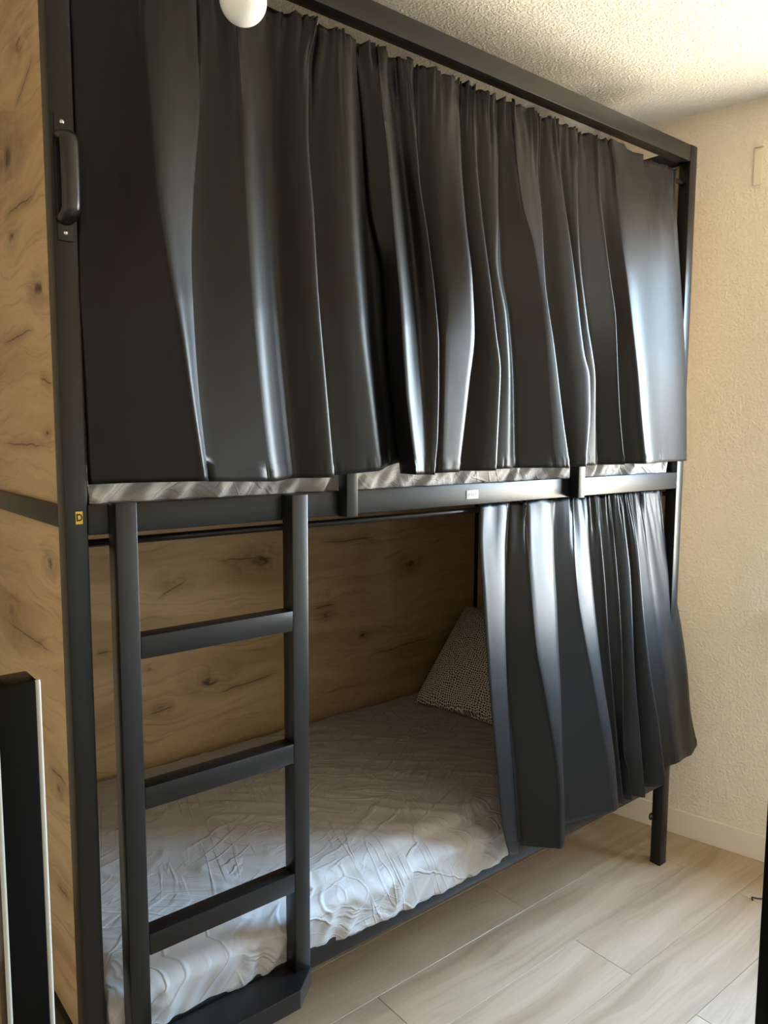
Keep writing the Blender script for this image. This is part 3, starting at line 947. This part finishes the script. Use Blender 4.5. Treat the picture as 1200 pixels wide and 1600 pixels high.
# ------------------------------------------------------------------ globe lamp hanging from the ceiling
gp = CAM + ray(380, 0)*1.17
lamp = bpy.data.objects.new('pendant_lamp', None); COL.objects.link(lamp)
lamp.location = (gp[0], gp[1], gp[2])
tag(lamp, 'round white globe lamp hanging in front of the upper curtain', 'lamp')
gr = 0.0358
lathe('globe', [(0, -gr)]+[(gr*math.sin(math.pi*i/24), -gr*math.cos(math.pi*i/24)) for i in range(1, 23)]+[(0.012, gr*0.97), (0, gr*0.97)], MAT_GLOBE, lamp, 48)
lathe('socket', [(0, gr*0.9), (0.016, gr*0.9), (0.017, gr+0.04), (0.010, gr+0.052), (0, gr+0.052)], MAT_WINDOW, lamp, 24)
tube('cord', [(0, 0, gr+0.05), (0, 0, ZC-gp[2]-0.012)], 0.0028, MAT_WINDOW, lamp, 8)
lathe('ceiling_rose', [(0, ZC-gp[2]-0.022), (0.035, ZC-gp[2]-0.018), (0.042, ZC-gp[2]-0.0005), (0, ZC-gp[2]-0.0005)], MAT_WINDOW, lamp, 28)

# ------------------------------------------------------------------ beige bracket on the right wall
def wall_hit(px, py):
    d = ray(px, py); t = ((WP-CAM) @ WN)/(d @ WN)
    return CAM+t*d
def s_of(P): return float((np.asarray(P)-WP) @ WD)
A_ = wall_hit(1180, 230); B_ = wall_hit(1191, 288)
sa, sb, za, zb = s_of(A_), s_of(B_), A_[2], B_[2]
clip = wslab('wall_bracket', sb, sa, zb, za-0.006, -0.007, -0.0006, MAT_HOOK)
tag(clip, 'small beige plastic bracket fixed to the textured wall', 'bracket')
bm = bmesh.new()
q = [wpt(sa, za-0.006, -0.0006), wpt(sb, za-0.006, -0.0006), wpt(sa-0.003, za+0.022, -0.0006)]
q2 = [wpt(sa, za-0.006, -0.016), wpt(sb, za-0.006, -0.016), wpt(sa-0.003, za+0.022, -0.004)]
va = [bm.verts.new(p) for p in q]; vb = [bm.verts.new(p) for p in q2]
bm.faces.new(va); bm.faces.new(vb)
for i in range(3): bm.faces.new((va[i], va[(i+1) % 3], vb[(i+1) % 3], vb[i]))
link('bracket_tip', bm_finish(bm, 'bracket_tip'), MAT_HOOK, clip)
wslab('mount_plate', sa, sa+0.024, za-0.012, za+0.024, -0.0016, -0.0003, MAT_TRIM, clip)

# ------------------------------------------------------------------ black posts of other furniture at the picture's edges
P = CAM+ray(60, 1062)*0.75
pz = P[2]
MAT_EDGE_HIGHLIGHT = simple('pale_edge_highlight', (0.42, 0.42, 0.39), 0.3)
fr = box('metal_post', P[0]-0.040, P[0], P[1], P[1]+0.040, 0.0, pz, MAT_GLOSSBLACK, None, 0.003, 3)
tag(fr, 'short black square post with edge highlights added as pale strips before the oak end panel', 'post')
for ex in (P[0]-0.0005, P[0]-0.0395):  # pale strips added along the front corners as the post's bright edge reflections
    e = tube('edge_highlight', [(ex, P[1]+0.0005, 0.004), (ex, P[1]+0.0005, pz-0.004), (ex, P[1]+0.0015, pz-0.0005)], 0.0025, MAT_EDGE_HIGHLIGHT, fr, 10)
    e['label'] = 'pale grey strip added as an edge highlight'
P = CAM+ray(1178, 1600)*1.0
fr = box('metal_post', P[0], P[0]+0.045, P[1]-0.045, P[1], 0.0, 1.95, MAT_GLOSSBLACK, None, 0.003, 3)
tag(fr, 'tall plain black square post standing on the open floor near the dark wire', 'post')

# a bit of dark wire lying on the floor by the wall
C0 = on_axis(1174, 1408, 2, 0.004); C1 = on_axis(1192, 1400, 2, 0.004)
wp = []
for i in range(30):
    t = i/29
    x = C0[0]+(C1[0]-C0[0])*t*2.2; y = C0[1]+(C1[1]-C0[1])*t*2.2
    wp.append((x+0.010*math.cos(t*9), y+0.012*math.sin(t*9), 0.003+0.002*abs(math.sin(t*8))))
tag(tube('wire', wp, 0.0022, MAT_PLASTIC, None, 8), 'loop of thin dark wire lying on the floor by the wall', 'wire')
